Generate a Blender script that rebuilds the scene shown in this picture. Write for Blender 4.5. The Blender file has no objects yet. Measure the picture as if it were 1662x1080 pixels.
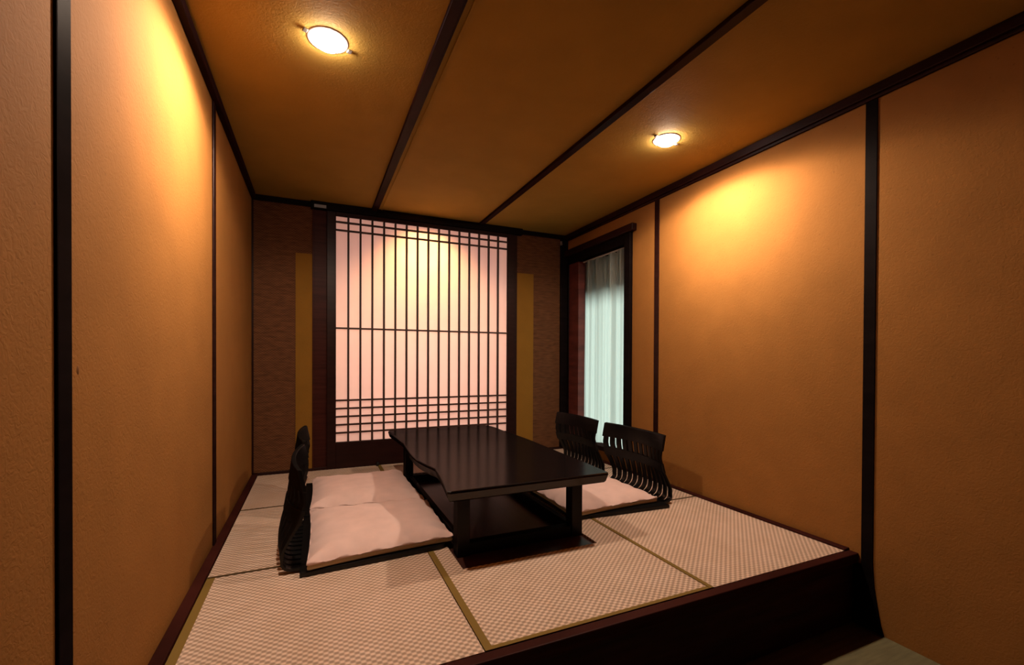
import bpy, bmesh, math, random
from mathutils import Vector, Matrix
random.seed(7)
S = bpy.context.scene
C = S.collection
PI = math.pi
# ---------------------------------------------------------------- room dimensions (metres, z = 0 is the tatami surface)
L, R, D, H = -0.453, 2.375, 3.974, 2.192      # left wall, right wall, back wall, ceiling
F = 1.266                                     # front face of the raised platform
LF = -0.34                                    # lower floor
BK = -3.2                                     # wall behind the viewer
CAMH = 0.92

# ---------------------------------------------------------------- materials
def new_mat(name):
    m = bpy.data.materials.new(name); m.use_nodes = True
    nt = m.node_tree; nt.nodes.clear()
    out = nt.nodes.new('ShaderNodeOutputMaterial')
    return m, nt, out
def N(nt, t, **kw):
    n = nt.nodes.new(t)
    for k, v in kw.items():
        if k.startswith('i_'):
            n.inputs[k[2:].replace('_', ' ')].default_value = v
        else: setattr(n, k, v)
    return n
def principled(name, col, rough=0.5, spec=0.5, noise=None, bump=None, coat=0.0):
    """noise=(scale xyz, amount); bump=(scale xyz, strength, distance)"""
    m, nt, out = new_mat(name)
    b = N(nt, 'ShaderNodeBsdfPrincipled')
    b.inputs['Base Color'].default_value = (*col, 1); b.inputs['Roughness'].default_value = rough
    b.inputs['Specular IOR Level'].default_value = spec; b.inputs['Coat Weight'].default_value = coat
    nt.links.new(b.outputs[0], out.inputs[0])
    tc = N(nt, 'ShaderNodeTexCoord')
    if noise:
        mp = N(nt, 'ShaderNodeMapping'); mp.inputs['Scale'].default_value = noise[0]
        nt.links.new(tc.outputs['Object'], mp.inputs[0])
        nz = N(nt, 'ShaderNodeTexNoise'); nz.inputs['Scale'].default_value = 1; nz.inputs['Detail'].default_value = 5
        nt.links.new(mp.outputs[0], nz.inputs[0])
        cr = N(nt, 'ShaderNodeValToRGB'); a = noise[1]
        cr.color_ramp.elements[0].position = .3; cr.color_ramp.elements[1].position = .7
        cr.color_ramp.elements[0].color = (*[c*(1-a) for c in col], 1)
        cr.color_ramp.elements[1].color = (*[min(1, c*(1+a)) for c in col], 1)
        nt.links.new(nz.outputs[0], cr.inputs[0]); nt.links.new(cr.outputs[0], b.inputs['Base Color'])
    if bump:
        mp2 = N(nt, 'ShaderNodeMapping'); mp2.inputs['Scale'].default_value = bump[0]
        nt.links.new(tc.outputs['Object'], mp2.inputs[0])
        nz2 = N(nt, 'ShaderNodeTexNoise'); nz2.inputs['Scale'].default_value = 1; nz2.inputs['Detail'].default_value = 6
        nt.links.new(mp2.outputs[0], nz2.inputs[0])
        bp = N(nt, 'ShaderNodeBump'); bp.inputs['Strength'].default_value = bump[1]; bp.inputs['Distance'].default_value = bump[2]
        nt.links.new(nz2.outputs[0], bp.inputs['Height']); nt.links.new(bp.outputs[0], b.inputs['Normal'])
    return m

def washi_material(name, col, spots=True):
    """straw-flecked handmade wallpaper: fibres as bump, few small dark flecks as colour"""
    m, nt, out = new_mat(name)
    b = N(nt, 'ShaderNodeBsdfPrincipled'); b.inputs['Roughness'].default_value = .8
    b.inputs['Specular IOR Level'].default_value = .08
    nt.links.new(b.outputs[0], out.inputs[0])
    tc = N(nt, 'ShaderNodeTexCoord')
    nz = N(nt, 'ShaderNodeTexNoise'); nz.inputs['Scale'].default_value = 5; nz.inputs['Detail'].default_value = 6
    nt.links.new(tc.outputs['Object'], nz.inputs[0])
    cr = N(nt, 'ShaderNodeValToRGB')
    cr.color_ramp.elements[0].position = .3; cr.color_ramp.elements[1].position = .7
    cr.color_ramp.elements[0].color = (*[c*.93 for c in col], 1); cr.color_ramp.elements[1].color = (*[c*1.05 for c in col], 1)
    nt.links.new(nz.outputs[0], cr.inputs[0])
    # flecks
    vo = N(nt, 'ShaderNodeTexVoronoi'); vo.inputs['Scale'].default_value = 26
    nt.links.new(tc.outputs['Object'], vo.inputs[0])
    rmp = N(nt, 'ShaderNodeValToRGB')
    rmp.color_ramp.elements[0].position = .05; rmp.color_ramp.elements[0].color = (.62, .62, .62, 1)
    rmp.color_ramp.elements[1].position = .11; rmp.color_ramp.elements[1].color = (1, 1, 1, 1)
    nt.links.new(vo.outputs['Distance'], rmp.inputs[0])
    mx = N(nt, 'ShaderNodeMix', data_type='RGBA', blend_type='MULTIPLY'); mx.inputs[0].default_value = .5 if spots else 0
    nt.links.new(cr.outputs[0], mx.inputs[6]); nt.links.new(rmp.outputs[0], mx.inputs[7])
    nt.links.new(mx.outputs[2], b.inputs['Base Color'])
    # fibres
    nb = N(nt, 'ShaderNodeTexNoise'); nb.inputs['Scale'].default_value = 60; nb.inputs['Detail'].default_value = 4
    nb.inputs['Distortion'].default_value = 1.6
    nt.links.new(tc.outputs['Object'], nb.inputs[0])
    bp = N(nt, 'ShaderNodeBump'); bp.inputs['Strength'].default_value = .35; bp.inputs['Distance'].default_value = .004
    nt.links.new(nb.outputs[0], bp.inputs['Height']); nt.links.new(bp.outputs[0], b.inputs['Normal'])
    return m

def weave_material(name, light, dark, cell, rough=.6, bump=.5, slub=None):
    """basket weave: raised dots in staggered rows"""
    m, nt, out = new_mat(name)
    b = N(nt, 'ShaderNodeBsdfPrincipled'); b.inputs['Roughness'].default_value = rough
    b.inputs['Specular IOR Level'].default_value = .25
    nt.links.new(b.outputs[0], out.inputs[0])
    tc = N(nt, 'ShaderNodeTexCoord'); sp = N(nt, 'ShaderNodeSeparateXYZ')
    nt.links.new(tc.outputs['Object'], sp.inputs[0])
    def M(op, a, v=None):
        n = N(nt, 'ShaderNodeMath', operation=op)
        for i, q in enumerate((a, v)):
            if q is None: continue
            if isinstance(q, (int, float)): n.inputs[i].default_value = q
            else: nt.links.new(q, n.inputs[i])
        return n.outputs[0]
    k = PI/cell
    sx = M('SINE', M('MULTIPLY', sp.outputs['X'], k)); sy = M('SINE', M('MULTIPLY', sp.outputs['Y'], k*1.2))
    pr = M('MULTIPLY', sx, sy)                      # checker of hills and hollows
    h = M('ADD', M('MULTIPLY', pr, .5), .5)
    cr = N(nt, 'ShaderNodeValToRGB')
    cr.color_ramp.elements[0].position = .25; cr.color_ramp.elements[1].position = .8
    cr.color_ramp.elements[0].color = (*dark, 1); cr.color_ramp.elements[1].color = (*light, 1)
    nt.links.new(h, cr.inputs[0])
    nz = N(nt, 'ShaderNodeTexNoise'); nz.inputs['Scale'].default_value = 9; nz.inputs['Detail'].default_value = 3
    if slub:            # uneven yarn: streaks along the cross threads
        nz.inputs['Scale'].default_value = 1; mp = N(nt, 'ShaderNodeMapping'); mp.inputs['Scale'].default_value = slub
        nt.links.new(tc.outputs['Object'], mp.inputs[0]); nt.links.new(mp.outputs[0], nz.inputs[0])
    else: nt.links.new(tc.outputs['Object'], nz.inputs[0])
    r2 = N(nt, 'ShaderNodeValToRGB')
    r2.color_ramp.elements[0].position = .3; r2.color_ramp.elements[0].color = (.55, .52, .45, 1) if slub else (.9, .88, .84, 1)
    r2.color_ramp.elements[1].position = .7; r2.color_ramp.elements[1].color = (1, 1, 1, 1)
    nt.links.new(nz.outputs[0], r2.inputs[0])
    mx = N(nt, 'ShaderNodeMix', data_type='RGBA', blend_type='MULTIPLY'); mx.inputs[0].default_value = 1
    nt.links.new(cr.outputs[0], mx.inputs[6]); nt.links.new(r2.outputs[0], mx.inputs[7])
    nt.links.new(mx.outputs[2], b.inputs['Base Color'])
    bp = N(nt, 'ShaderNodeBump'); bp.inputs['Strength'].default_value = bump; bp.inputs['Distance'].default_value = .003
    nt.links.new(h, bp.inputs['Height']); nt.links.new(bp.outputs[0], b.inputs['Normal'])
    return m

def sheet_material(name, col, trans, mix, rough=1.0):
    m, nt, out = new_mat(name)
    d = N(nt, 'ShaderNodeBsdfDiffuse'); d.inputs[0].default_value = (*col, 1)
    t = N(nt, 'ShaderNodeBsdfTranslucent'); t.inputs[0].default_value = (*trans, 1)
    ms = N(nt, 'ShaderNodeMixShader'); ms.inputs[0].default_value = mix
    nt.links.new(d.outputs[0], ms.inputs[1]); nt.links.new(t.outputs[0], ms.inputs[2])
    tc = N(nt, 'ShaderNodeTexCoord'); nz = N(nt, 'ShaderNodeTexNoise'); nz.inputs['Scale'].default_value = 40
    nz.inputs['Detail'].default_value = 5; nt.links.new(tc.outputs['Object'], nz.inputs[0])
    bp = N(nt, 'ShaderNodeBump'); bp.inputs['Strength'].default_value = .1; bp.inputs['Distance'].default_value = .002
    nt.links.new(nz.outputs[0], bp.inputs['Height']); nt.links.new(bp.outputs[0], d.inputs['Normal'])
    nt.links.new(ms.outputs[0], out.inputs[0])
    return m

def emission(name, col, strength):
    m, nt, out = new_mat(name)
    e = N(nt, 'ShaderNodeEmission'); e.inputs[0].default_value = (*col, 1); e.inputs[1].default_value = strength
    nt.links.new(e.outputs[0], out.inputs[0]); return m

def lacquer(name, col, rough, w, grain=((4, 4, 30), .3)):
    """dark lacquered wood: diffuse body with a thin even sheen"""
    m, nt, out = new_mat(name)
    d = N(nt, 'ShaderNodeBsdfDiffuse'); g = N(nt, 'ShaderNodeBsdfGlossy'); g.inputs['Roughness'].default_value = rough
    g.inputs[0].default_value = (1, .95, .93, 1)
    tc = N(nt, 'ShaderNodeTexCoord'); mp = N(nt, 'ShaderNodeMapping'); mp.inputs['Scale'].default_value = grain[0]
    nz = N(nt, 'ShaderNodeTexNoise'); nz.inputs['Detail'].default_value = 5; nz.inputs['Scale'].default_value = 1
    cr = N(nt, 'ShaderNodeValToRGB'); a = grain[1]
    cr.color_ramp.elements[0].position = .3; cr.color_ramp.elements[1].position = .7
    cr.color_ramp.elements[0].color = (*[c*(1-a) for c in col], 1); cr.color_ramp.elements[1].color = (*[c*(1+a) for c in col], 1)
    nt.links.new(tc.outputs['Object'], mp.inputs[0]); nt.links.new(mp.outputs[0], nz.inputs[0])
    nt.links.new(nz.outputs[0], cr.inputs[0]); nt.links.new(cr.outputs[0], d.inputs[0])
    ms = N(nt, 'ShaderNodeMixShader'); ms.inputs[0].default_value = w
    nt.links.new(d.outputs[0], ms.inputs[1]); nt.links.new(g.outputs[0], ms.inputs[2]); nt.links.new(ms.outputs[0], out.inputs[0])
    return m

def glass_mat(name):
    m, nt, out = new_mat(name)
    g = N(nt, 'ShaderNodeBsdfGlossy'); g.inputs['Roughness'].default_value = .02; g.inputs[0].default_value = (1, 1, 1, 1)
    t = N(nt, 'ShaderNodeBsdfTransparent'); t.inputs[0].default_value = (.9, .97, .93, 1)
    ms = N(nt, 'ShaderNodeMixShader'); fr = N(nt, 'ShaderNodeFresnel'); fr.inputs[0].default_value = 1.45
    nt.links.new(fr.outputs[0], ms.inputs[0]); nt.links.new(t.outputs[0], ms.inputs[1]); nt.links.new(g.outputs[0], ms.inputs[2])
    nt.links.new(ms.outputs[0], out.inputs[0]); return m

WALL_COL = (.285, .119, .029)
M_wall = washi_material('gold_washi', WALL_COL)
M_ceil = washi_material('ceiling_washi', (.31, .182, .036), spots=False)
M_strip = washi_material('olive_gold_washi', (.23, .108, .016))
M_woven = weave_material('woven_brown', (.17, .064, .021), (.11, .040, .014), .011, rough=.8, bump=.3, slub=(14, 70, 14))
M_trim = lacquer('dark_red_lacquer', (.017, .0045, .0035), .4, .015)
M_black_trim = lacquer('black_lacquer_trim', (.006, .0035, .0035), .45, .005)
M_base = lacquer('reddish_base_wood', (.040, .0095, .0065), .45, .008, ((3, 3, 40), .35))
M_riser = lacquer('dark_riser_wood', (.034, .008, .007), .45, .012, ((3, 30, 30), .4))
M_paper = sheet_material('shoji_paper', (.82, .70, .67), (.90, .74, .66), .4)
M_lattice = principled('lattice_wood', (.035, .012, .007), .5, .4)
M_tatami = weave_material('tatami_weave', (.79, .585, .455), (.38, .26, .19), .0148)
M_heri = principled('tatami_border_cloth', (.20, .12, .025), .75, .2, bump=((300, 300, 300), .3, .001))
M_seam = principled('dark_seam_cloth', (.075, .042, .012), .75, .2)
M_lowmat = principled('old_tatami', (.15, .125, .062), .7, .2, noise=((8, 60, 8), .15), bump=((20, 250, 20), .3, .002))
M_lowwood = principled('dark_floor_wood', (.08, .052, .03), .6, .3, noise=((3, 40, 3), .3))
M_board = principled('recess_board_wood', (.040, .013, .009), .38, .5, noise=((40, 3, 3), .3))
M_table = lacquer('table_lacquer', (.007, .0045, .0045), .16, .055, ((50, 2, 2), .25))
M_leg = lacquer('table_leg_lacquer', (.006, .004, .004), .35, .02)
M_chair = lacquer('black_bent_wood', (.005, .0045, .0045), .3, .025, ((3, 30, 3), .3))
M_cush = principled('pink_cushion_cloth', (.74, .52, .465), .85, .15, noise=((12, 12, 12), .05), bump=((420, 420, 420), .15, .001))
M_cush_under = principled('cream_cushion_cloth', (.52, .40, .24), .85, .15, bump=((420, 420, 420), .15, .001))
M_jamb = principled('mahogany_panel', (.11, .024, .018), .5, .4, noise=((4, 4, 18), .4))
M_curtain = sheet_material('sheer_curtain', (.22, .25, .24), (.85, .90, .87), .85)
M_glass = glass_mat('window_glass')
M_ring = principled('downlight_ring', (.55, .44, .40), .4, .5)
M_lens = emission('downlight_lens', (1.0, .86, .76), 190)
M_metal = principled('worn_metal', (.30, .27, .25), .45, .5); M_metal.node_tree.nodes['Principled BSDF'].inputs['Metallic'].default_value = .8
M_rail = principled('curtain_rail_white', (.65, .68, .66), .4, .5)
M_out = principled('outside_render', (.03, .033, .03), .8, .2, noise=((3, 3, 3), .15))
M_blemish = principled('wall_blemish', (.20, .075, .015), .7, .2)

# ---------------------------------------------------------------- mesh helpers
def box(bm, x0, x1, y0, y1, z0, z1, bev=0):
    g = bmesh.ops.create_cube(bm, size=1)
    vs = g['verts']
    bmesh.ops.scale(bm, vec=(x1-x0, y1-y0, z1-z0), verts=vs)
    bmesh.ops.translate(bm, vec=((x0+x1)/2, (y0+y1)/2, (z0+z1)/2), verts=vs)
    if bev:
        es = list({e for v in vs for e in v.link_edges})
        bmesh.ops.bevel(bm, geom=es, offset=bev, segments=2, profile=.5, affect='EDGES')
def prism(bm, pts, z0, z1):
    lo = [bm.verts.new((x, y, z0)) for x, y in pts]; hi = [bm.verts.new((x, y, z1)) for x, y in pts]
    bm.faces.new(list(reversed(lo))); bm.faces.new(hi)
    n = len(pts)
    for i in range(n):
        bm.faces.new((lo[i], lo[(i+1) % n], hi[(i+1) % n], hi[i]))
def revolve(bm, prof, seg=40, center=(0, 0, 0)):
    rings = []
    for r, z in prof:
        if r < 1e-6: rings.append([bm.verts.new((center[0], center[1], center[2]+z))])
        else: rings.append([bm.verts.new((center[0]+r*math.cos(2*PI*i/seg), center[1]+r*math.sin(2*PI*i/seg), center[2]+z)) for i in range(seg)])
    for a, b in zip(rings, rings[1:]):
        for i in range(seg):
            j = (i+1) % seg
            if len(a) == 1 and len(b) == 1: continue
            if len(a) == 1: bm.faces.new((a[0], b[i], b[j]))
            elif len(b) == 1: bm.faces.new((a[i], a[j], b[0]))
            else: bm.faces.new((a[i], a[j], b[j], b[i]))
def link(name, bm, mat, parent=None, smooth=False, bevel=0, mats=None):
    bmesh.ops.recalc_face_normals(bm, faces=bm.faces[:])
    me = bpy.data.meshes.new(name); bm.to_mesh(me); bm.free()
    for mm in (mats or [mat]): me.materials.append(mm)
    if smooth:
        for p in me.polygons: p.use_smooth = True
    o = bpy.data.objects.new(name, me); C.objects.link(o)
    if parent is not None: o.parent = parent
    if bevel:
        b = o.modifiers.new('bevel', 'BEVEL'); b.width = bevel; b.segments = 2; b.limit_method = 'ANGLE'
    return o
def boxes(name, mat, lst, parent=None, bevel=0, at=(0, 0, 0)):
    bm = bmesh.new()
    for q in lst:
        box(bm, q[0]-at[0], q[1]-at[0], q[2]-at[1], q[3]-at[1], q[4]-at[2], q[5]-at[2])
    o = link(name, bm, mat, parent, bevel=bevel)
    return o
def empty(name, loc):
    o = bpy.data.objects.new(name, None); o.location = loc; o.empty_display_size = .1; C.objects.link(o); return o
def tag(o, label, cat, group=None):
    o['label'] = label; o['category'] = cat
    if group: o['group'] = group
    return o
def struct(o):
    o['kind'] = 'structure'; return o
def sboxes(name, mat, lst, bevel=0): return struct(boxes(name, mat, lst, bevel=bevel))

# ---------------------------------------------------------------- room shell
T = .12
sboxes('wall_left', M_wall, [(L-T, L, BK-T, D+T, LF-.1, H+.1)])
WY0, WY1, WZ0, WZ1 = 2.925, 3.955, .10, 1.97              # window opening in the right wall
sboxes('wall_right', M_wall, [(R, R+T, BK-T, WY0, LF-.1, H+.1), (R, R+T, WY1, D+T, LF-.1, H+.1),
                              (R, R+T, WY0, WY1, LF-.1, WZ0), (R, R+T, WY0, WY1, WZ1, H+.1)])
SX0, SX1, SZ0, SZ1 = .085, 1.775, .005, 2.155             # sliding screen opening
sboxes('wall_back', M_wall, [(L, SX0, D, D+T, LF-.1, H+.1), (SX1, R, D, D+T, LF-.1, H+.1),
                             (SX0, SX1, D, D+T, LF-.1, SZ0), (SX0, SX1, D, D+T, SZ1, H+.1)])
sboxes('wall_front', M_trim, [(L, R, BK-T, BK, LF-.1, H+.1)])
sboxes('ceiling', M_ceil, [(L-T, R+T, BK-T, D+T, H, H+.1)])
fl = sboxes('floor', M_lowwood, [(L, R, BK, F+.02, LF-.08, LF-.004)])
# the passage behind the paper screen, lit by its own lamp
sboxes('wall_passage', M_out, [(L-T, R+T, D+1.1, D+1.2, LF-.1, H+.4), (L-T, L, D+T, D+1.1, LF-.1, H+.4), (R, R+T, D+T, D+1.1, LF-.1, H+.4),
                               (L-T, R+T, D+T, D+1.2, H+.3, H+.4), (L-T, R+T, D+T, D+1.2, LF-.1, LF)])

# ceiling battens, cornices, posts
def batten(i, x):
    struct(boxes('trim_%d' % i, M_trim, [(x-.021, x+.021, BK, D-.03, H-.022, H), (x+.021, x+.034, BK, D-.03, H-.007, H)], bevel=.002))
batten(1, .457); batten(2, 1.416)
struct(boxes('trim_16', M_ceil, [(.513, .521, BK, D-.055, H-.006, H)], bevel=.001))
sboxes('trim_3', M_trim, [(L, L+.03, BK, D-.02, H-.042, H)], bevel=.004)
sboxes('trim_4', M_trim, [(R-.03, R, BK, D-.02, H-.045, H), (R-.016, R, BK, D-.02, H-.06, H-.045)], bevel=.003)
sboxes('trim_5', M_black_trim, [(L, SX0-.11, D-.02, D, H-.045, H), (SX1+.06, R, D-.02, D, H-.045, H)], bevel=.004)
# posts on the side walls
sboxes('trim_6', M_black_trim, [(L, L+.006, 1.120, 1.176, LF, H-.042)], bevel=.003)
sboxes('trim_7', M_trim, [(L, L+.008, 2.528, 2.580, .012, H-.042)], bevel=.002)
sboxes('trim_8', M_trim, [(R-.008, R, 2.616, 2.662, .012, H-.045)], bevel=.002)
bm = bmesh.new()
prof = [(1.196, H-.045), (1.243, H-.045), (1.243, -.047), (1.2775, -.047), (1.2775, LF), (1.148, LF), (1.160, -.30), (1.175, -.22), (1.188, -.14), (1.194, -.06), (1.196, 0)]
lo = [bm.verts.new((R-.006, y, z)) for y, z in prof]; hi = [bm.verts.new((R, y, z)) for y, z in prof]
bm.faces.new(lo); bm.faces.new(hi)
for i in range(len(prof)):
    j = (i+1) % len(prof); bm.faces.new((lo[i], lo[j], hi[j], hi[i]))
struct(link('trim_9', bm, M_black_trim))
# corner posts of the back wall
sboxes('trim_10', M_trim, [(L, L+.014, D-.016, D, .02, H-.045)], bevel=.002)
sboxes('trim_11', M_black_trim, [(R-.085, R, D-.035, D, .02, H-.045)], bevel=.003)
# narrow strip left of the screen and narrow upright edge lines
sboxes('trim_12', M_base, [(-.018, SX0, D-.014, D, .02, SZ1-.02), (-.024, -.010, D-.024, D-.012, .02, SZ1-.02)], bevel=.002)
sboxes('trim_13', M_trim, [(SX1, 1.805, D-.02, D, .02, SZ1)], bevel=.002)
# golden edge strips beside the screen
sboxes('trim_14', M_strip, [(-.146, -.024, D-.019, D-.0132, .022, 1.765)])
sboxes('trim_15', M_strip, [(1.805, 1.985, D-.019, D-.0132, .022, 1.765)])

# rotate object coordinates for upright panels: build them lying and stand them up
def upright_panel(x0, x1, label):
    w, h = x1-x0, H-.046-.022
    bm = bmesh.new(); box(bm, -w/2, w/2, 0, h, 0, .012)
    o = link('woven_panel', bm, M_woven); o.rotation_euler = (PI/2, 0, 0); o.location = ((x0+x1)/2, D-.001, .022)
    return tag(o, label, 'wall panel', None)
upright_panel(L+.014, -.024, 'dark brown woven wall panel in the back left corner')
upright_panel(1.805, R-.085, 'dark brown woven wall panel right of the paper screen')

# baseboards level with the mats
sboxes('baseboard_left', M_base, [(L, L+.040, F+.03, D, -.04, .012)], bevel=.003)
sboxes('baseboard_right', M_base, [(R-.036, R, F+.03, D, -.04, .010)], bevel=.003)
sboxes('baseboard_back', M_trim, [(L+.04, R-.036, D-.022, D, -.04, .022)], bevel=.003)

# ---------------------------------------------------------------- raised platform
pl = empty('raised_platform', ((L+R)/2, 2.6, LF))
tag(pl, 'dark reddish wooden raised platform carrying the mats, with a tall front riser', 'platform')
def pbox(name, mat, lst, bevel=0):
    o = boxes(name, mat, lst, pl, bevel, at=tuple(pl.location)); return o
OX0, OX1, OY0, OY1 = .590, 1.292, 1.850, 3.560            # recess under the table
pbox('riser', M_riser, [(L+.001, R-.001, F+.012, F+.05, LF, -.046)])
pbox('edge_board', M_base, [(L+.001, R-.001, F-.012, F+.030, -.046, .0)], bevel=.004)
pbox('deck', M_riser, [(L+.04, R-.036, F+.03, D-.022, -.075, -.041)])

# ---------------------------------------------------------------- tatami mats
X0, XA, XB, X1 = L+.041, .488, 1.452, R-.037
Y0, YA, YB, Y1 = F+.031, 2.186, 3.085, D-.023
G = .0015
HZ = .0016
def mat(name_label, poly, borders, group=None):
    cx = sum(p[0] for p in poly)/len(poly); cy = sum(p[1] for p in poly)/len(poly)
    bm = bmesh.new(); prism(bm, [(x-cx, y-cy) for x, y in poly], 0, .0405)
    o = link('tatami_mat', bm, M_tatami); o.location = (cx, cy, -.0405)
    tag(o, name_label, 'tatami mat', group)
    for q in borders:
        (a, b, c, d) = q[:4]
        bm = bmesh.new(); box(bm, a-cx, b-cx, c-cy, d-cy, .034, .0405+HZ)
        link('border', bm, q[4] if len(q) > 4 else M_heri, o)
    return o
def rect(x0, x1, y0, y1): return [(x0+G, y0+G), (x1-G, y0+G), (x1-G, y1-G), (x0+G, y1-G)]
HW = .028
mat('front left tatami mat with olive borders beside the left wall', rect(X0, XA, Y0, YA),
    [(X0+G, X0+.03, Y0+G, YA-G)])
mat('left tatami mat behind the backrests of the left chairs', rect(X0, XA, YA, YB), [(X0+.0, XA, YA+G, YA+.013, M_seam)])
mat('back left tatami mat in the corner of the room', rect(X0, XA, YB, Y1), [(X0, XA, YB+G, YB+.011, M_seam)])
mat('front centre tatami mat cut around the table recess, olive border along its front edge',
    [(XA+G, Y0+G), (XB-G, Y0+G), (XB-G, 2.70), (OX1, 2.70), (OX1, OY0), (OX0, OY0), (OX0, 2.70), (XA+G, 2.70)],
    [(XA+G, XA+HW, Y0+G, 2.70), (XA+HW, XB-G, Y0+G, Y0+.018)])
mat('back centre tatami mat under the far end of the table',
    [(XA+G, 2.703), (OX0, 2.703), (OX0, OY1), (OX1, OY1), (OX1, 2.703), (XB-G, 2.703), (XB-G, Y1), (XA+G, Y1)],
    [(XA+G, XA+HW, 2.703, Y1)])
mat('front right tatami mat with a dark border toward the centre, beside the right wall', rect(XB, X1, Y0, YA+.03),
    [(XB+G, XB+HW*.75, Y0+G, YA+.03-G)])
mat('right tatami mat under the right chairs', rect(XB, X1, YA+.03, YB), [(XB, X1, YA+.03+G, YA+.041, M_seam)])
mat('back right tatami mat below the window', rect(XB, X1, YB, Y1), [(XB, X1, YB+G, YB+.011, M_seam)])
o = boxes('recess_board', M_board, [(OX0+.002, OX1-.002, OY0+.002, OY1-.002, -.0405, -.012)], at=((OX0+OX1)/2, (OY0+OY1)/2, -.0405))
o.location = ((OX0+OX1)/2, (OY0+OY1)/2, -.0405)
tag(o, 'dark reddish floor board sunk between the mats under the low table', 'board')

# lower floor mat in front of the platform
bm = bmesh.new(); box(bm, -1.41, 1.41, -3.0, 0, -.0, .004)
o = link('floor_mat', bm, M_lowmat); o.location = ((L+R)/2, 1.145, LF-.004)
tag(o, 'dull greenish mat on the lower floor at the bottom right corner', 'floor mat')

# ---------------------------------------------------------------- paper screen
door = struct(empty('door_1', ((SX0+SX1)/2, D, SZ0)))
def dbox(name, mat, lst, bevel=0): return boxes(name, mat, lst, door, bevel, at=tuple(door.location))
PX0, PX1, PZ0, PZ1 = .155, 1.700, .220, 2.100
dbox('stile', M_trim, [(SX0, PX0, D-.03, D+.01, SZ0, PZ1+.045)], .003)
dbox('stile', M_trim, [(PX1, SX1, D-.03, D+.01, SZ0, PZ1+.045)], .003)
dbox('bottom_rail', M_trim, [(PX0, PX1, D-.03, D+.01, SZ0, PZ0)], .003)
dbox('top_rail', M_trim, [(PX0, PX1, D-.03, D+.01, PZ1, PZ1+.055)], .003)
dbox('head_beam', M_black_trim, [(SX0-.12, SX1+.075, D-.055, D, PZ1+.030, H)], .005)
dbox('paper', M_paper, [(PX0-.005, PX1+.005, D-.006, D-.004, PZ0-.005, PZ1+.005)])
lat = []
for i in range(1, 16):
    x = PX0+(PX1-PX0)*i/16; lat.append((x-.0078, x+.0078, D-.026, D-.006, PZ0, PZ1))
for z in (2.052, 1.985, 1.171, .568, .500, .432, .364, .297):
    lat.append((PX0, PX1, D-.0235, D-.0065, z-.007, z+.007))
dbox('lattice', M_lattice, lat)
# small fittings at the screen
o = boxes('track_plate', M_metal, [(-.045, .045, -.004, 0, -.012, .012)]); o.location = (.035, D-.056, 2.150)
tag(o, 'small pale metal plate on the head beam left of the paper screen', 'metal plate')
bm = bmesh.new(); revolve(bm, [(0, 0), (.010, 0), (.013, .004), (.013, .026), (.009, .032), (0, .034)], 20)
o = link('door_stop', bm, M_chair, smooth=True); o.location = (.485, 3.925, 0.0)
tag(o, 'small black knob on the mat in front of the paper screen', 'door stop')
bm = bmesh.new(); box(bm, -.008, .008, -.012, 0, -.02, .02); box(bm, -.006, .006, -.026, -.010, -.018, -.008)
o = link('wall_hook', bm, M_metal); o.location = (2.285, D-.036, 2.10)
tag(o, 'tiny pale metal hook high in the back right corner', 'hook')

# ---------------------------------------------------------------- window
win = struct(empty('window_1', (R, 3.4, WZ0)))
def wbox(name, mat, lst, bevel=0): return boxes(name, mat, lst, win, bevel, at=tuple(win.location))
wbox('jamb', M_black_trim, [(R-.03, R+T, WY0, WY0+.075, WZ0, WZ1)], .003)
wbox('jamb', M_black_trim, [(R-.012, R+T, WY1-.045, WY1, WZ0, WZ1)], .003)
wbox('side_panel', M_jamb, [(R-.004, R+T, 3.735, WY1-.045, WZ0, 1.90)], .002)
wbox('head', M_black_trim, [(R-.02, R+T, WY0+.075, WY1-.045, 1.885, WZ1)], .003)
wbox('lintel', M_trim, [(R-.050, R, 2.875, D-.036, 1.965, 2.025)], .006)
wbox('sill', M_trim, [(R-.03, R+T, WY0+.075, 3.735, WZ0, WZ0+.04)], .003)
wbox('glass', M_glass, [(R+.100, R+.105, WY0+.07, 3.735, WZ0+.03, 1.89)])
# curtain with vertical pleats
bm = bmesh.new()
ny, nz = 180, 24
cy0, cy1 = WY0+.085, 3.728
vs = []
for i in range(ny+1):
    t = i/ny; y = cy0+(cy1-cy0)*t
    row = []
    for j in range(nz+1):
        z = WZ0+.045+(1.872-WZ0-.045)*j/nz
        a = t*2*PI*4.5
        x = R+.055+.022*math.sin(a+.9*math.sin(a*.61+1))+.010*math.sin(a*2.3+.8)+.004*math.sin(a*5.1+.3)+.003*math.sin(3*z+a)
        row.append(bm.verts.new((x-R, y-3.4, z-WZ0)))
    vs.append(row)
for i in range(ny):
    for j in range(nz): bm.faces.new((vs[i][j], vs[i+1][j], vs[i+1][j+1], vs[i][j+1]))
o = link('curtain', bm, M_curtain, smooth=True); o.location = (R, 3.4, WZ0)
tag(o, 'pale greenish white sheer curtain hanging in folds in the window', 'curtain')
bm = bmesh.new(); box(bm, -.008, .008, -.36, .36, -.006, .006)
o = link('curtain_rail', bm, M_rail, bevel=.002); o.location = (R+.05, 3.368, 1.879)
tag(o, 'pale curtain rail along the top of the window', 'curtain rail')
# outside the window: unseen eave added to shade the curtain top, plus ground
sboxes('added_eave_ground', M_out, [(R+T, R+.75, 2.0, 5.0, 2.02, 2.10), (R+T, R+2.5, 1.0, 6.0, -.45, -.35)])

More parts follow.
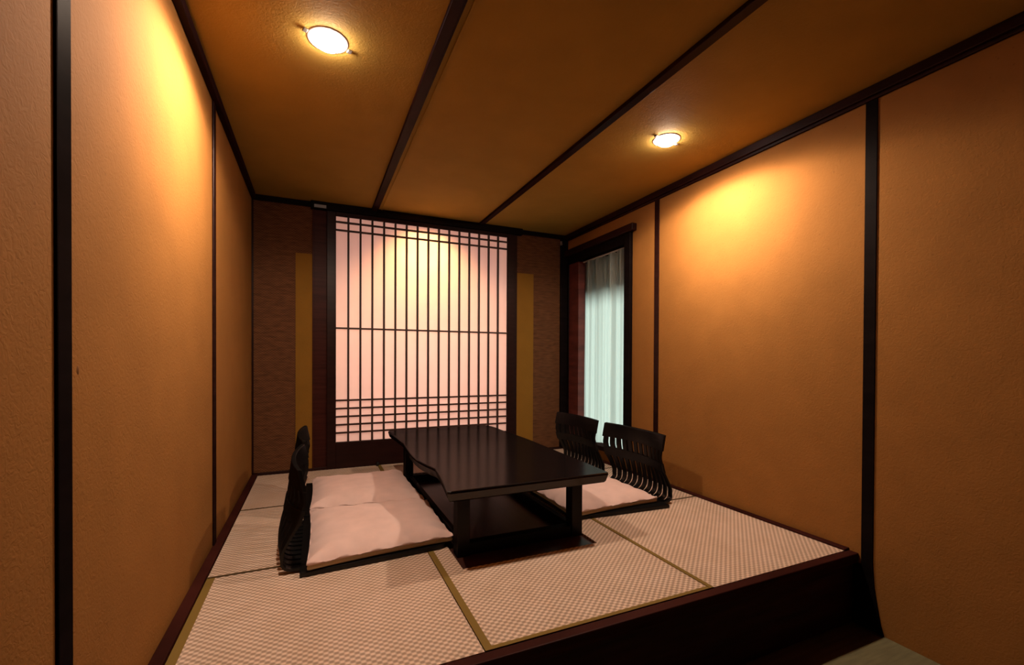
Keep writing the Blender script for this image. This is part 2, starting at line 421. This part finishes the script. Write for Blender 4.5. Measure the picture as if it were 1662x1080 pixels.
# ---------------------------------------------------------------- downlights
def make_downlight():
    t = empty('downlight', (0, 0, 0))
    bm = bmesh.new(); revolve(bm, [(.052, -.001), (.053, -.003), (.074, -.003), (.078, -.001), (.078, .004), (.052, .004), (.052, -.001)], 48)
    link('trim_ring', bm, M_ring, t, smooth=True)
    bm = bmesh.new(); revolve(bm, [(.052, -.002), (.051, -.012), (.047, -.020), (.038, -.026), (.022, -.029), (0, -.030)], 40)
    link('lens', bm, M_lens, t, smooth=True)
    for s in (-1, 1):
        bm = bmesh.new(); box(bm, s*.088-.009, s*.088+.009, -.010, .010, -.008, .0, .003)
        link('spring_clip', bm, M_metal, t)
    return t
LP = [(.045, 1.93), (1.853, 1.99)]
d0 = make_downlight()
d0.location = (LP[0][0], LP[0][1], H); d0.rotation_euler = (0, 0, .35)
tag(d0, 'round glowing ceiling downlight nearer the left wall', 'ceiling light', 'ceiling downlights')
d1 = d0.copy(); C.objects.link(d1); d1.location = (LP[1][0], LP[1][1], H); d1.rotation_euler = (0, 0, .15)
d1['label'] = 'round glowing ceiling downlight nearer the right wall'
for ch in list(d0.children):
    c = ch.copy(); C.objects.link(c); c.parent = d1

def spot(name, loc, target, power, size, blend, col, rad):
    l = bpy.data.lights.new(name, 'SPOT'); l.energy = power; l.spot_size = size; l.spot_blend = blend; l.color = col
    l.shadow_soft_size = rad
    o = bpy.data.objects.new(name, l); C.objects.link(o); o.location = loc
    o.rotation_euler = (Vector(target)-Vector(loc)).to_track_quat('-Z', 'Y').to_euler(); return o
WARM = (1.0, .78, .58)
SP = 60
for (x, y) in LP:
    sl = spot('downlight_beam', (x, y, H-.045), (x, y, 0), SP*(1.06 if x < 1 else .98), math.radians(178), .05, WARM, .022)
    # photometry of the fitting: a wall-washing downlight, strongest toward the nearer wall
    sl.rotation_euler = (0, 0, 0); ld = sl.data; ld.use_nodes = True; nt = ld.node_tree
    em = nt.nodes['Emission']; tc = nt.nodes.new('ShaderNodeTexCoord'); sp = nt.nodes.new('ShaderNodeSeparateXYZ')
    nt.links.new(tc.outputs['Normal'], sp.inputs[0])
    def mth(op, a, b=None):
        n = nt.nodes.new('ShaderNodeMath'); n.operation = op
        for k, q in enumerate((a, b)):
            if q is None: continue
            if isinstance(q, (int, float)): n.inputs[k].default_value = q
            else: nt.links.new(q, n.inputs[k])
        return n.outputs[0]
    def curve(v, pts):
        fc = nt.nodes.new('ShaderNodeFloatCurve'); cv = fc.mapping.curves[0]
        cv.points[0].location = pts[0]; cv.points[1].location = pts[-1]
        for q in pts[1:-1]: cv.points.new(*q)
        fc.mapping.update(); nt.links.new(v, fc.inputs['Value']); return fc.outputs[0]
    down = mth('ABSOLUTE', sp.outputs['Z'])
    side = mth('MULTIPLY', mth('MULTIPLY', sp.outputs['X'], mth('SIGN', sp.outputs['Z'])), 1.0 if x < 1 else -1.0)
    c = mth('ADD', mth('MULTIPLY', side, .866), mth('MULTIPLY', down, .5))      # cosine to an axis 60 degrees out toward the wall
    f1 = curve(mth('ADD', mth('MULTIPLY', c, .5), .5), [(0, 0), (.18, .04), (.25, .12), (.37, .24), (.585, .29), (.75, .33), (.865, .48), (.933, .68), (.975, .80), (1, .84)])
    f2 = curve(down, [(0, 0), (.10, .04), (.18, .22), (.32, .85), (.45, 1), (1, 1)])
    nt.links.new(mth('MULTIPLY', mth('MULTIPLY', f1, f2), 3.4), em.inputs['Strength'])
# passage lamp behind the paper, close above the screen
spot('passage_beam', (.90, D+.27, 2.24), (.90, D+.05, 1.0), 520, math.radians(110), 1.0, (1, .66, .28), .05)
a = bpy.data.lights.new('passage_glow', 'AREA'); a.energy = 88; a.size = 1.6; a.size_y = 1.9; a.shape = 'RECTANGLE'; a.color = (1, .77, .78)
o = bpy.data.objects.new('passage_glow', a); C.objects.link(o); o.location = (.93, D+1.0, 1.1); o.rotation_euler = (-PI/2, 0, 0)
# daylight outside the window, from above the garden
a = bpy.data.lights.new('daylight', 'SUN'); a.energy = 4.2; a.angle = math.radians(11); a.color = (.97, 1.0, .97)
o = bpy.data.objects.new('daylight', a); C.objects.link(o); o.location = (R+3.0, 3.6, 3.0)
o.rotation_euler = Vector((-.80, -.10, -.60)).to_track_quat('-Z', 'Y').to_euler()

# ---------------------------------------------------------------- low table
TZ, TT = .350, .050
t = empty('low_table', (.95, 2.70, -.012))
tag(t, 'low black lacquered table with a wavy live edge on its left side', 'table')
left_pts = [(.516, 1.846), (.524, 1.90), (.546, 2.05), (.562, 2.19), (.562, 2.26), (.540, 2.36), (.520, 2.50), (.520, 2.68), (.536, 2.93), (.546, 3.10), (.541, 3.28), (.527, 3.48), (.522, 3.57)]
def catmull(pts, n=5):
    out = []
    for i in range(len(pts)-1):
        p0 = pts[max(i-1, 0)]; p1 = pts[i]; p2 = pts[i+1]; p3 = pts[min(i+2, len(pts)-1)]
        for k in range(n):
            u = k/n
            out.append(tuple(.5*((2*p1[j])+(-p0[j]+p2[j])*u+(2*p0[j]-5*p1[j]+4*p2[j]-p3[j])*u*u+(-p0[j]+3*p1[j]-3*p2[j]+p3[j])*u**3) for j in range(len(p1))))
    out.append(pts[-1]); return out
poly = [(.530, 1.838), (1.346, 1.838), (1.355, 1.846)] + catmull([(1.357, 1.87), (1.366, 2.05), (1.374, 2.35), (1.386, 2.75), (1.384, 3.0), (1.372, 3.25), (1.375, 3.42)], 4) \
     + [(1.366, 3.50), (1.345, 3.575), (1.30, 3.595), (.54, 3.59)] + list(reversed(catmull(left_pts)))
ob = t.location
bm = bmesh.new(); 
# slightly undercut slab: top outline full, underside pulled in a little on the wavy edge
n = len(poly)
cx, cy = .95, 2.70
def ring(z, inset):
    return [bm.verts.new((cx+(x-cx)*(1-inset)-ob[0], cy+(y-cy)*(1-inset*.4)-ob[1], z-ob[2])) for x, y in poly]
rings = [ring(TZ-TT, .035), ring(TZ-TT+.006, .022), ring(TZ-.012, .0), ring(TZ-.003, .003), ring(TZ, .012)]
for a, b in zip(rings, rings[1:]):
    for i in range(n): bm.faces.new((a[i], a[(i+1) % n], b[(i+1) % n], b[i]))
bm.faces.new(list(reversed(rings[0]))); bm.faces.new(rings[-1])
link('tabletop', bm, M_table, t)
def tbox(name, q, bev=.004): return boxes(name, M_leg, [q], t, bev, at=tuple(ob))
LXs = ((.605, .668), (1.228, 1.292)); LYs = ((1.985, 2.050), (3.31, 3.375))
for (a, b) in LXs:
    for (c, d) in LYs: tbox('leg', (a, b, c, d, -.012, TZ-TT+.004))
for (c, d) in LYs: tbox('foot_rail', (LXs[0][1], LXs[1][0], c+.008, d-.008, -.012, .046))
for (a, b) in ((.634, .664), (1.236, 1.266)): tbox('foot_rail', (a, b, LYs[0][1], LYs[1][0], -.012, .046))
tbox('apron', (LXs[0][0]+.01, LXs[1][1]-.01, LYs[0][0]+.02, LYs[0][1]-.02, TZ-TT-.022, TZ-TT+.003))

# ---------------------------------------------------------------- legless floor chairs
HWB = .315
def bow(y, z):
    t = [(0, .02), (.09, .03), (.2, .068), (.3, .082), (.38, .055), (.45, .03)]
    for (a, p), (b, q) in zip(t, t[1:]):
        if z <= b: return (p+(q-p)*(z-a)/(b-a))*(y/HWB)**2
    return .03*(y/HWB)**2
PROF = catmull([(.06, .014), (-.02, .013), (-.080, .018), (-.115, .045), (-.125, .090), (-.115, .150), (-.102, .200), (-.091, .262), (-.082, .325), (-.073, .385), (-.065, .442)], 4)
def strip(bm, y0, y1, prof, th, ny=2):
    """a bent strip of laminated wood following prof, between y0 and y1"""
    def nrm(i):
        a = prof[max(i-1, 0)]; b = prof[min(i+1, len(prof)-1)]
        dx, dz = b[0]-a[0], b[1]-a[1]; l = math.hypot(dx, dz) or 1
        return (dz/l, -dx/l)
    F_, B_ = [], []
    for i, (x, z) in enumerate(prof):
        nx, nz = nrm(i)
        k = min(1, max(0, (z-.012)/.05))
        f, b = [], []
        for j in range(ny+1):
            y = y0+(y1-y0)*j/ny
            o = bow(y, z)*k
            f.append(bm.verts.new((x+o+nx*th/2, y, z+nz*th/2))); b.append(bm.verts.new((x+o-nx*th/2, y, z-nz*th/2)))
        F_.append(f); B_.append(b)
    m = len(prof)
    for i in range(m-1):
        for j in range(ny):
            bm.faces.new((F_[i][j], F_[i][j+1], F_[i+1][j+1], F_[i+1][j]))
            bm.faces.new((B_[i][j], B_[i+1][j], B_[i+1][j+1], B_[i][j+1]))
        bm.faces.new((F_[i][0], F_[i+1][0], B_[i+1][0], B_[i][0]))
        bm.faces.new((F_[i][ny], B_[i][ny], B_[i+1][ny], F_[i+1][ny]))
    for i in (0, m-1):
        for j in range(ny): bm.faces.new((F_[i][j], F_[i][j+1], B_[i][j+1], B_[i][j]))
def sub(prof, z0, z1, lo=True):
    return [p for p in prof if z0 <= p[1] <= z1 and p[0] < -.02]
def make_chair():
    t = empty('legless_chair', (0, 0, 0))
    bm = bmesh.new()
    pts = [(-.03, -.360), (.30, -.340), (.56, -.320), (.600, -.312), (.622, -.290), (.630, -.20), (.632, 0), (.630, .20), (.622, .290), (.600, .312), (.56, .320), (.30, .340), (-.03, .360)]
    prism(bm, pts, 0, .020)
    link('seat_base', bm, M_chair, t, bevel=.003)
    ns = 12; pitch = 2*HWB/ns
    slat_prof = [p for p in PROF if p[1] < .37]
    for i in range(ns):
        y = -HWB+pitch*(i+.5); w = pitch*.32
        bm = bmesh.new(); strip(bm, y-w, y+w, slat_prof, .011)
        link('slat', bm, M_chair, t)
    def shift(pr, d): return [(x+d, z) for x, z in pr]
    bm = bmesh.new(); strip(bm, -HWB, HWB, [p for p in PROF if p[1] >= .335], .020, 16)
    link('top_rail', bm, M_chair, t, bevel=.004)
    bm = bmesh.new(); strip(bm, -HWB+.004, HWB-.004, [p for p in PROF if .195 <= p[1] <= .265], .018, 16)
    link('middle_rail', bm, M_chair, t, bevel=.003)
    return t
ch0 = make_chair()
used = False
def place_chair(x, y, rz, label):
    global used
    if not used: o = ch0; used = True
    else:
        o = ch0.copy(); C.objects.link(o)
        for c in list(ch0.children):
            d = c.copy(); C.objects.link(d); d.parent = o
    o.location = (x, y, .0018); o.rotation_euler = (0, 0, rz)
    tag(o, label, 'floor chair', 'legless floor chairs around the low table')
    return o
place_chair(-.030, 2.400, .0, 'black slatted legless chair left of the table, nearer the camera')
place_chair(-.030, 3.135, 0, 'black slatted legless chair left of the table, nearer the paper screen')
place_chair(1.977, 2.465, PI, 'black slatted legless chair right of the table, nearer the camera')
place_chair(1.977, 3.188, PI, 'black slatted legless chair right of the table, under the window')

# ---------------------------------------------------------------- cushions
def cushion(quad, label, seed):
    """quad = four floor corners (a, b, c, d); soft square cushion, pink above, cream band below"""
    rnd = random.Random(seed)
    a, b, c, d = [Vector((*q, 0)) for q in quad]
    ctr = (a+b+c+d)/4
    n = 36
    ph = [rnd.uniform(0, 6.28) for _ in range(8)]
    def pos(u, v):
        # bilinear, edges pulled in a little between corners so the corners stick out
        eu = 1-(2*u-1)**2; ev = 1-(2*v-1)**2
        uu = u+.016*ev*(1-2*u)*1.0; vv = v+.016*eu*(1-2*v)
        return (a*(1-uu)+b*uu)*(1-vv)+(d*(1-uu)+c*uu)*vv-ctr
    def edge(u, v):
        return min(u, 1-u, v, 1-v)
    def ht(u, v):
        e = edge(u, v)
        k = 1-math.exp(-e*11)
        corner = math.exp(-((min(u, 1-u))**2+(min(v, 1-v))**2)*60)
        s = .030+.050*k-.008*corner*k
        # puckers along the seams, gentle sag in the middle
        s += .008*math.exp(-e*12)*math.sin(30*(u if min(v, 1-v) < min(u, 1-u) else v)+ph[0])*(e > .001)
        s += .003*math.sin(5*u+ph[1])*math.sin(4*v+ph[2])*k
        s -= .006*math.exp(-((u-.5)**2+(v-.5)**2)*8)
        return s
    bm = bmesh.new(); top = []
    for j in range(n+1):
        row = []
        for i in range(n+1):
            # denser near the edges
            u = .5-.5*math.cos(PI*i/n); v = .5-.5*math.cos(PI*j/n)
            p = pos(u, v); row.append(bm.verts.new((p.x, p.y, ht(u, v))))
        top.append(row)
    for j in range(n):
        for i in range(n): bm.faces.new((top[j][i], top[j][i+1], top[j+1][i+1], top[j+1][i]))
    border = [top[0][i] for i in range(n+1)]+[top[j][n] for j in range(1, n+1)]+[top[n][i] for i in range(n-1, -1, -1)]+[top[j][0] for j in range(n-1, 0, -1)]
    m = len(border)
    low = [bm.verts.new((v.co.x*.985, v.co.y*.985, .024)) for v in border]
    for i in range(m): bm.faces.new((border[i], low[i], low[(i+1) % m], border[(i+1) % m]))
    bm.faces.new(low)
    bcos = [(v.co.x, v.co.y) for v in border]
    o = link('seat_cushion', bm, M_cush, smooth=True)
    o.location = (ctr.x, ctr.y, .0225)
    tag(o, label, 'cushion', 'pink seat cushions on the legless chairs')
    bm = bmesh.new()
    prev = None; first = None
    for (s, z) in ((.955, 0), (.985, .006), (.992, .014), (.985, .0235)):
        r = [bm.verts.new((x*s, y*s, z)) for x, y in bcos]
        if prev:
            for i in range(m): bm.faces.new((prev[i], prev[(i+1) % m], r[(i+1) % m], r[i]))
        else: first = r
        prev = r
    bm.faces.new(list(reversed(first))); bm.faces.new(prev)
    u = link('underside', bm, M_cush_under, o); u['label'] = 'cream underside band'
    return o
cushion([(-.035, 2.035), (.618, 2.095), (.628, 2.700), (-.030, 2.765)], 'pink square cushion on the left chair nearer the camera', 1)
cushion([(-.030, 2.790), (.618, 2.722), (.602, 3.470), (-.022, 3.470)], 'pink square cushion on the left chair nearer the paper screen', 2)
cushion([(1.975, 2.800), (1.325, 2.760), (1.320, 2.130), (1.965, 2.165)], 'pink square cushion on the right chair nearer the camera', 3)
cushion([(1.975, 3.490), (1.325, 3.470), (1.325, 2.830), (1.970, 2.850)], 'pink square cushion on the right chair under the window', 4)

# small blemish in the wallpaper of the left wall
bm = bmesh.new(); revolve(bm, [(0, .0015), (.004, .001), (.006, 0)], 14)
bmesh.ops.scale(bm, vec=(1.7, 1, 1), verts=bm.verts[:])
o = link('wall_scuff', bm, M_blemish, smooth=True); o.rotation_euler = (0, PI/2, 0); o.location = (L, 1.213, .893)
tag(o, 'tiny brown scuff mark on the left wall beside the black post', 'scuff mark')

# ---------------------------------------------------------------- world, camera, view
w = bpy.data.worlds.new('World'); S.world = w; w.use_nodes = True
w.node_tree.nodes['Background'].inputs[0].default_value = (.5, .6, .62, 1); w.node_tree.nodes['Background'].inputs[1].default_value = .02
cam = bpy.data.cameras.new('Camera'); co = bpy.data.objects.new('Camera', cam); C.objects.link(co); S.camera = co
yaw, pit, rol, f = .41789, -.00818, .004426, 719.2
fw = Vector((math.sin(yaw)*math.cos(pit), math.cos(yaw)*math.cos(pit), math.sin(pit)))
rr = Vector((math.cos(yaw), -math.sin(yaw), 0)); uu = rr.cross(fw)
r2 = rr*math.cos(rol)+uu*math.sin(rol); u2 = -rr*math.sin(rol)+uu*math.cos(rol)
co.matrix_world = Matrix(((r2.x, u2.x, -fw.x, 0), (r2.y, u2.y, -fw.y, 0), (r2.z, u2.z, -fw.z, CAMH), (0, 0, 0, 1)))
cam.sensor_fit = 'HORIZONTAL'; cam.sensor_width = 36; cam.lens = f/1662*36
cam.shift_x = (831-831.3)/1662; cam.shift_y = (588.95-540)/1662
cam.clip_start = .02
S.view_settings.view_transform = 'Standard'; S.view_settings.look = 'None'; S.view_settings.gamma = 1
S.view_settings.use_curve_mapping = False; S.view_settings.exposure = 0.0
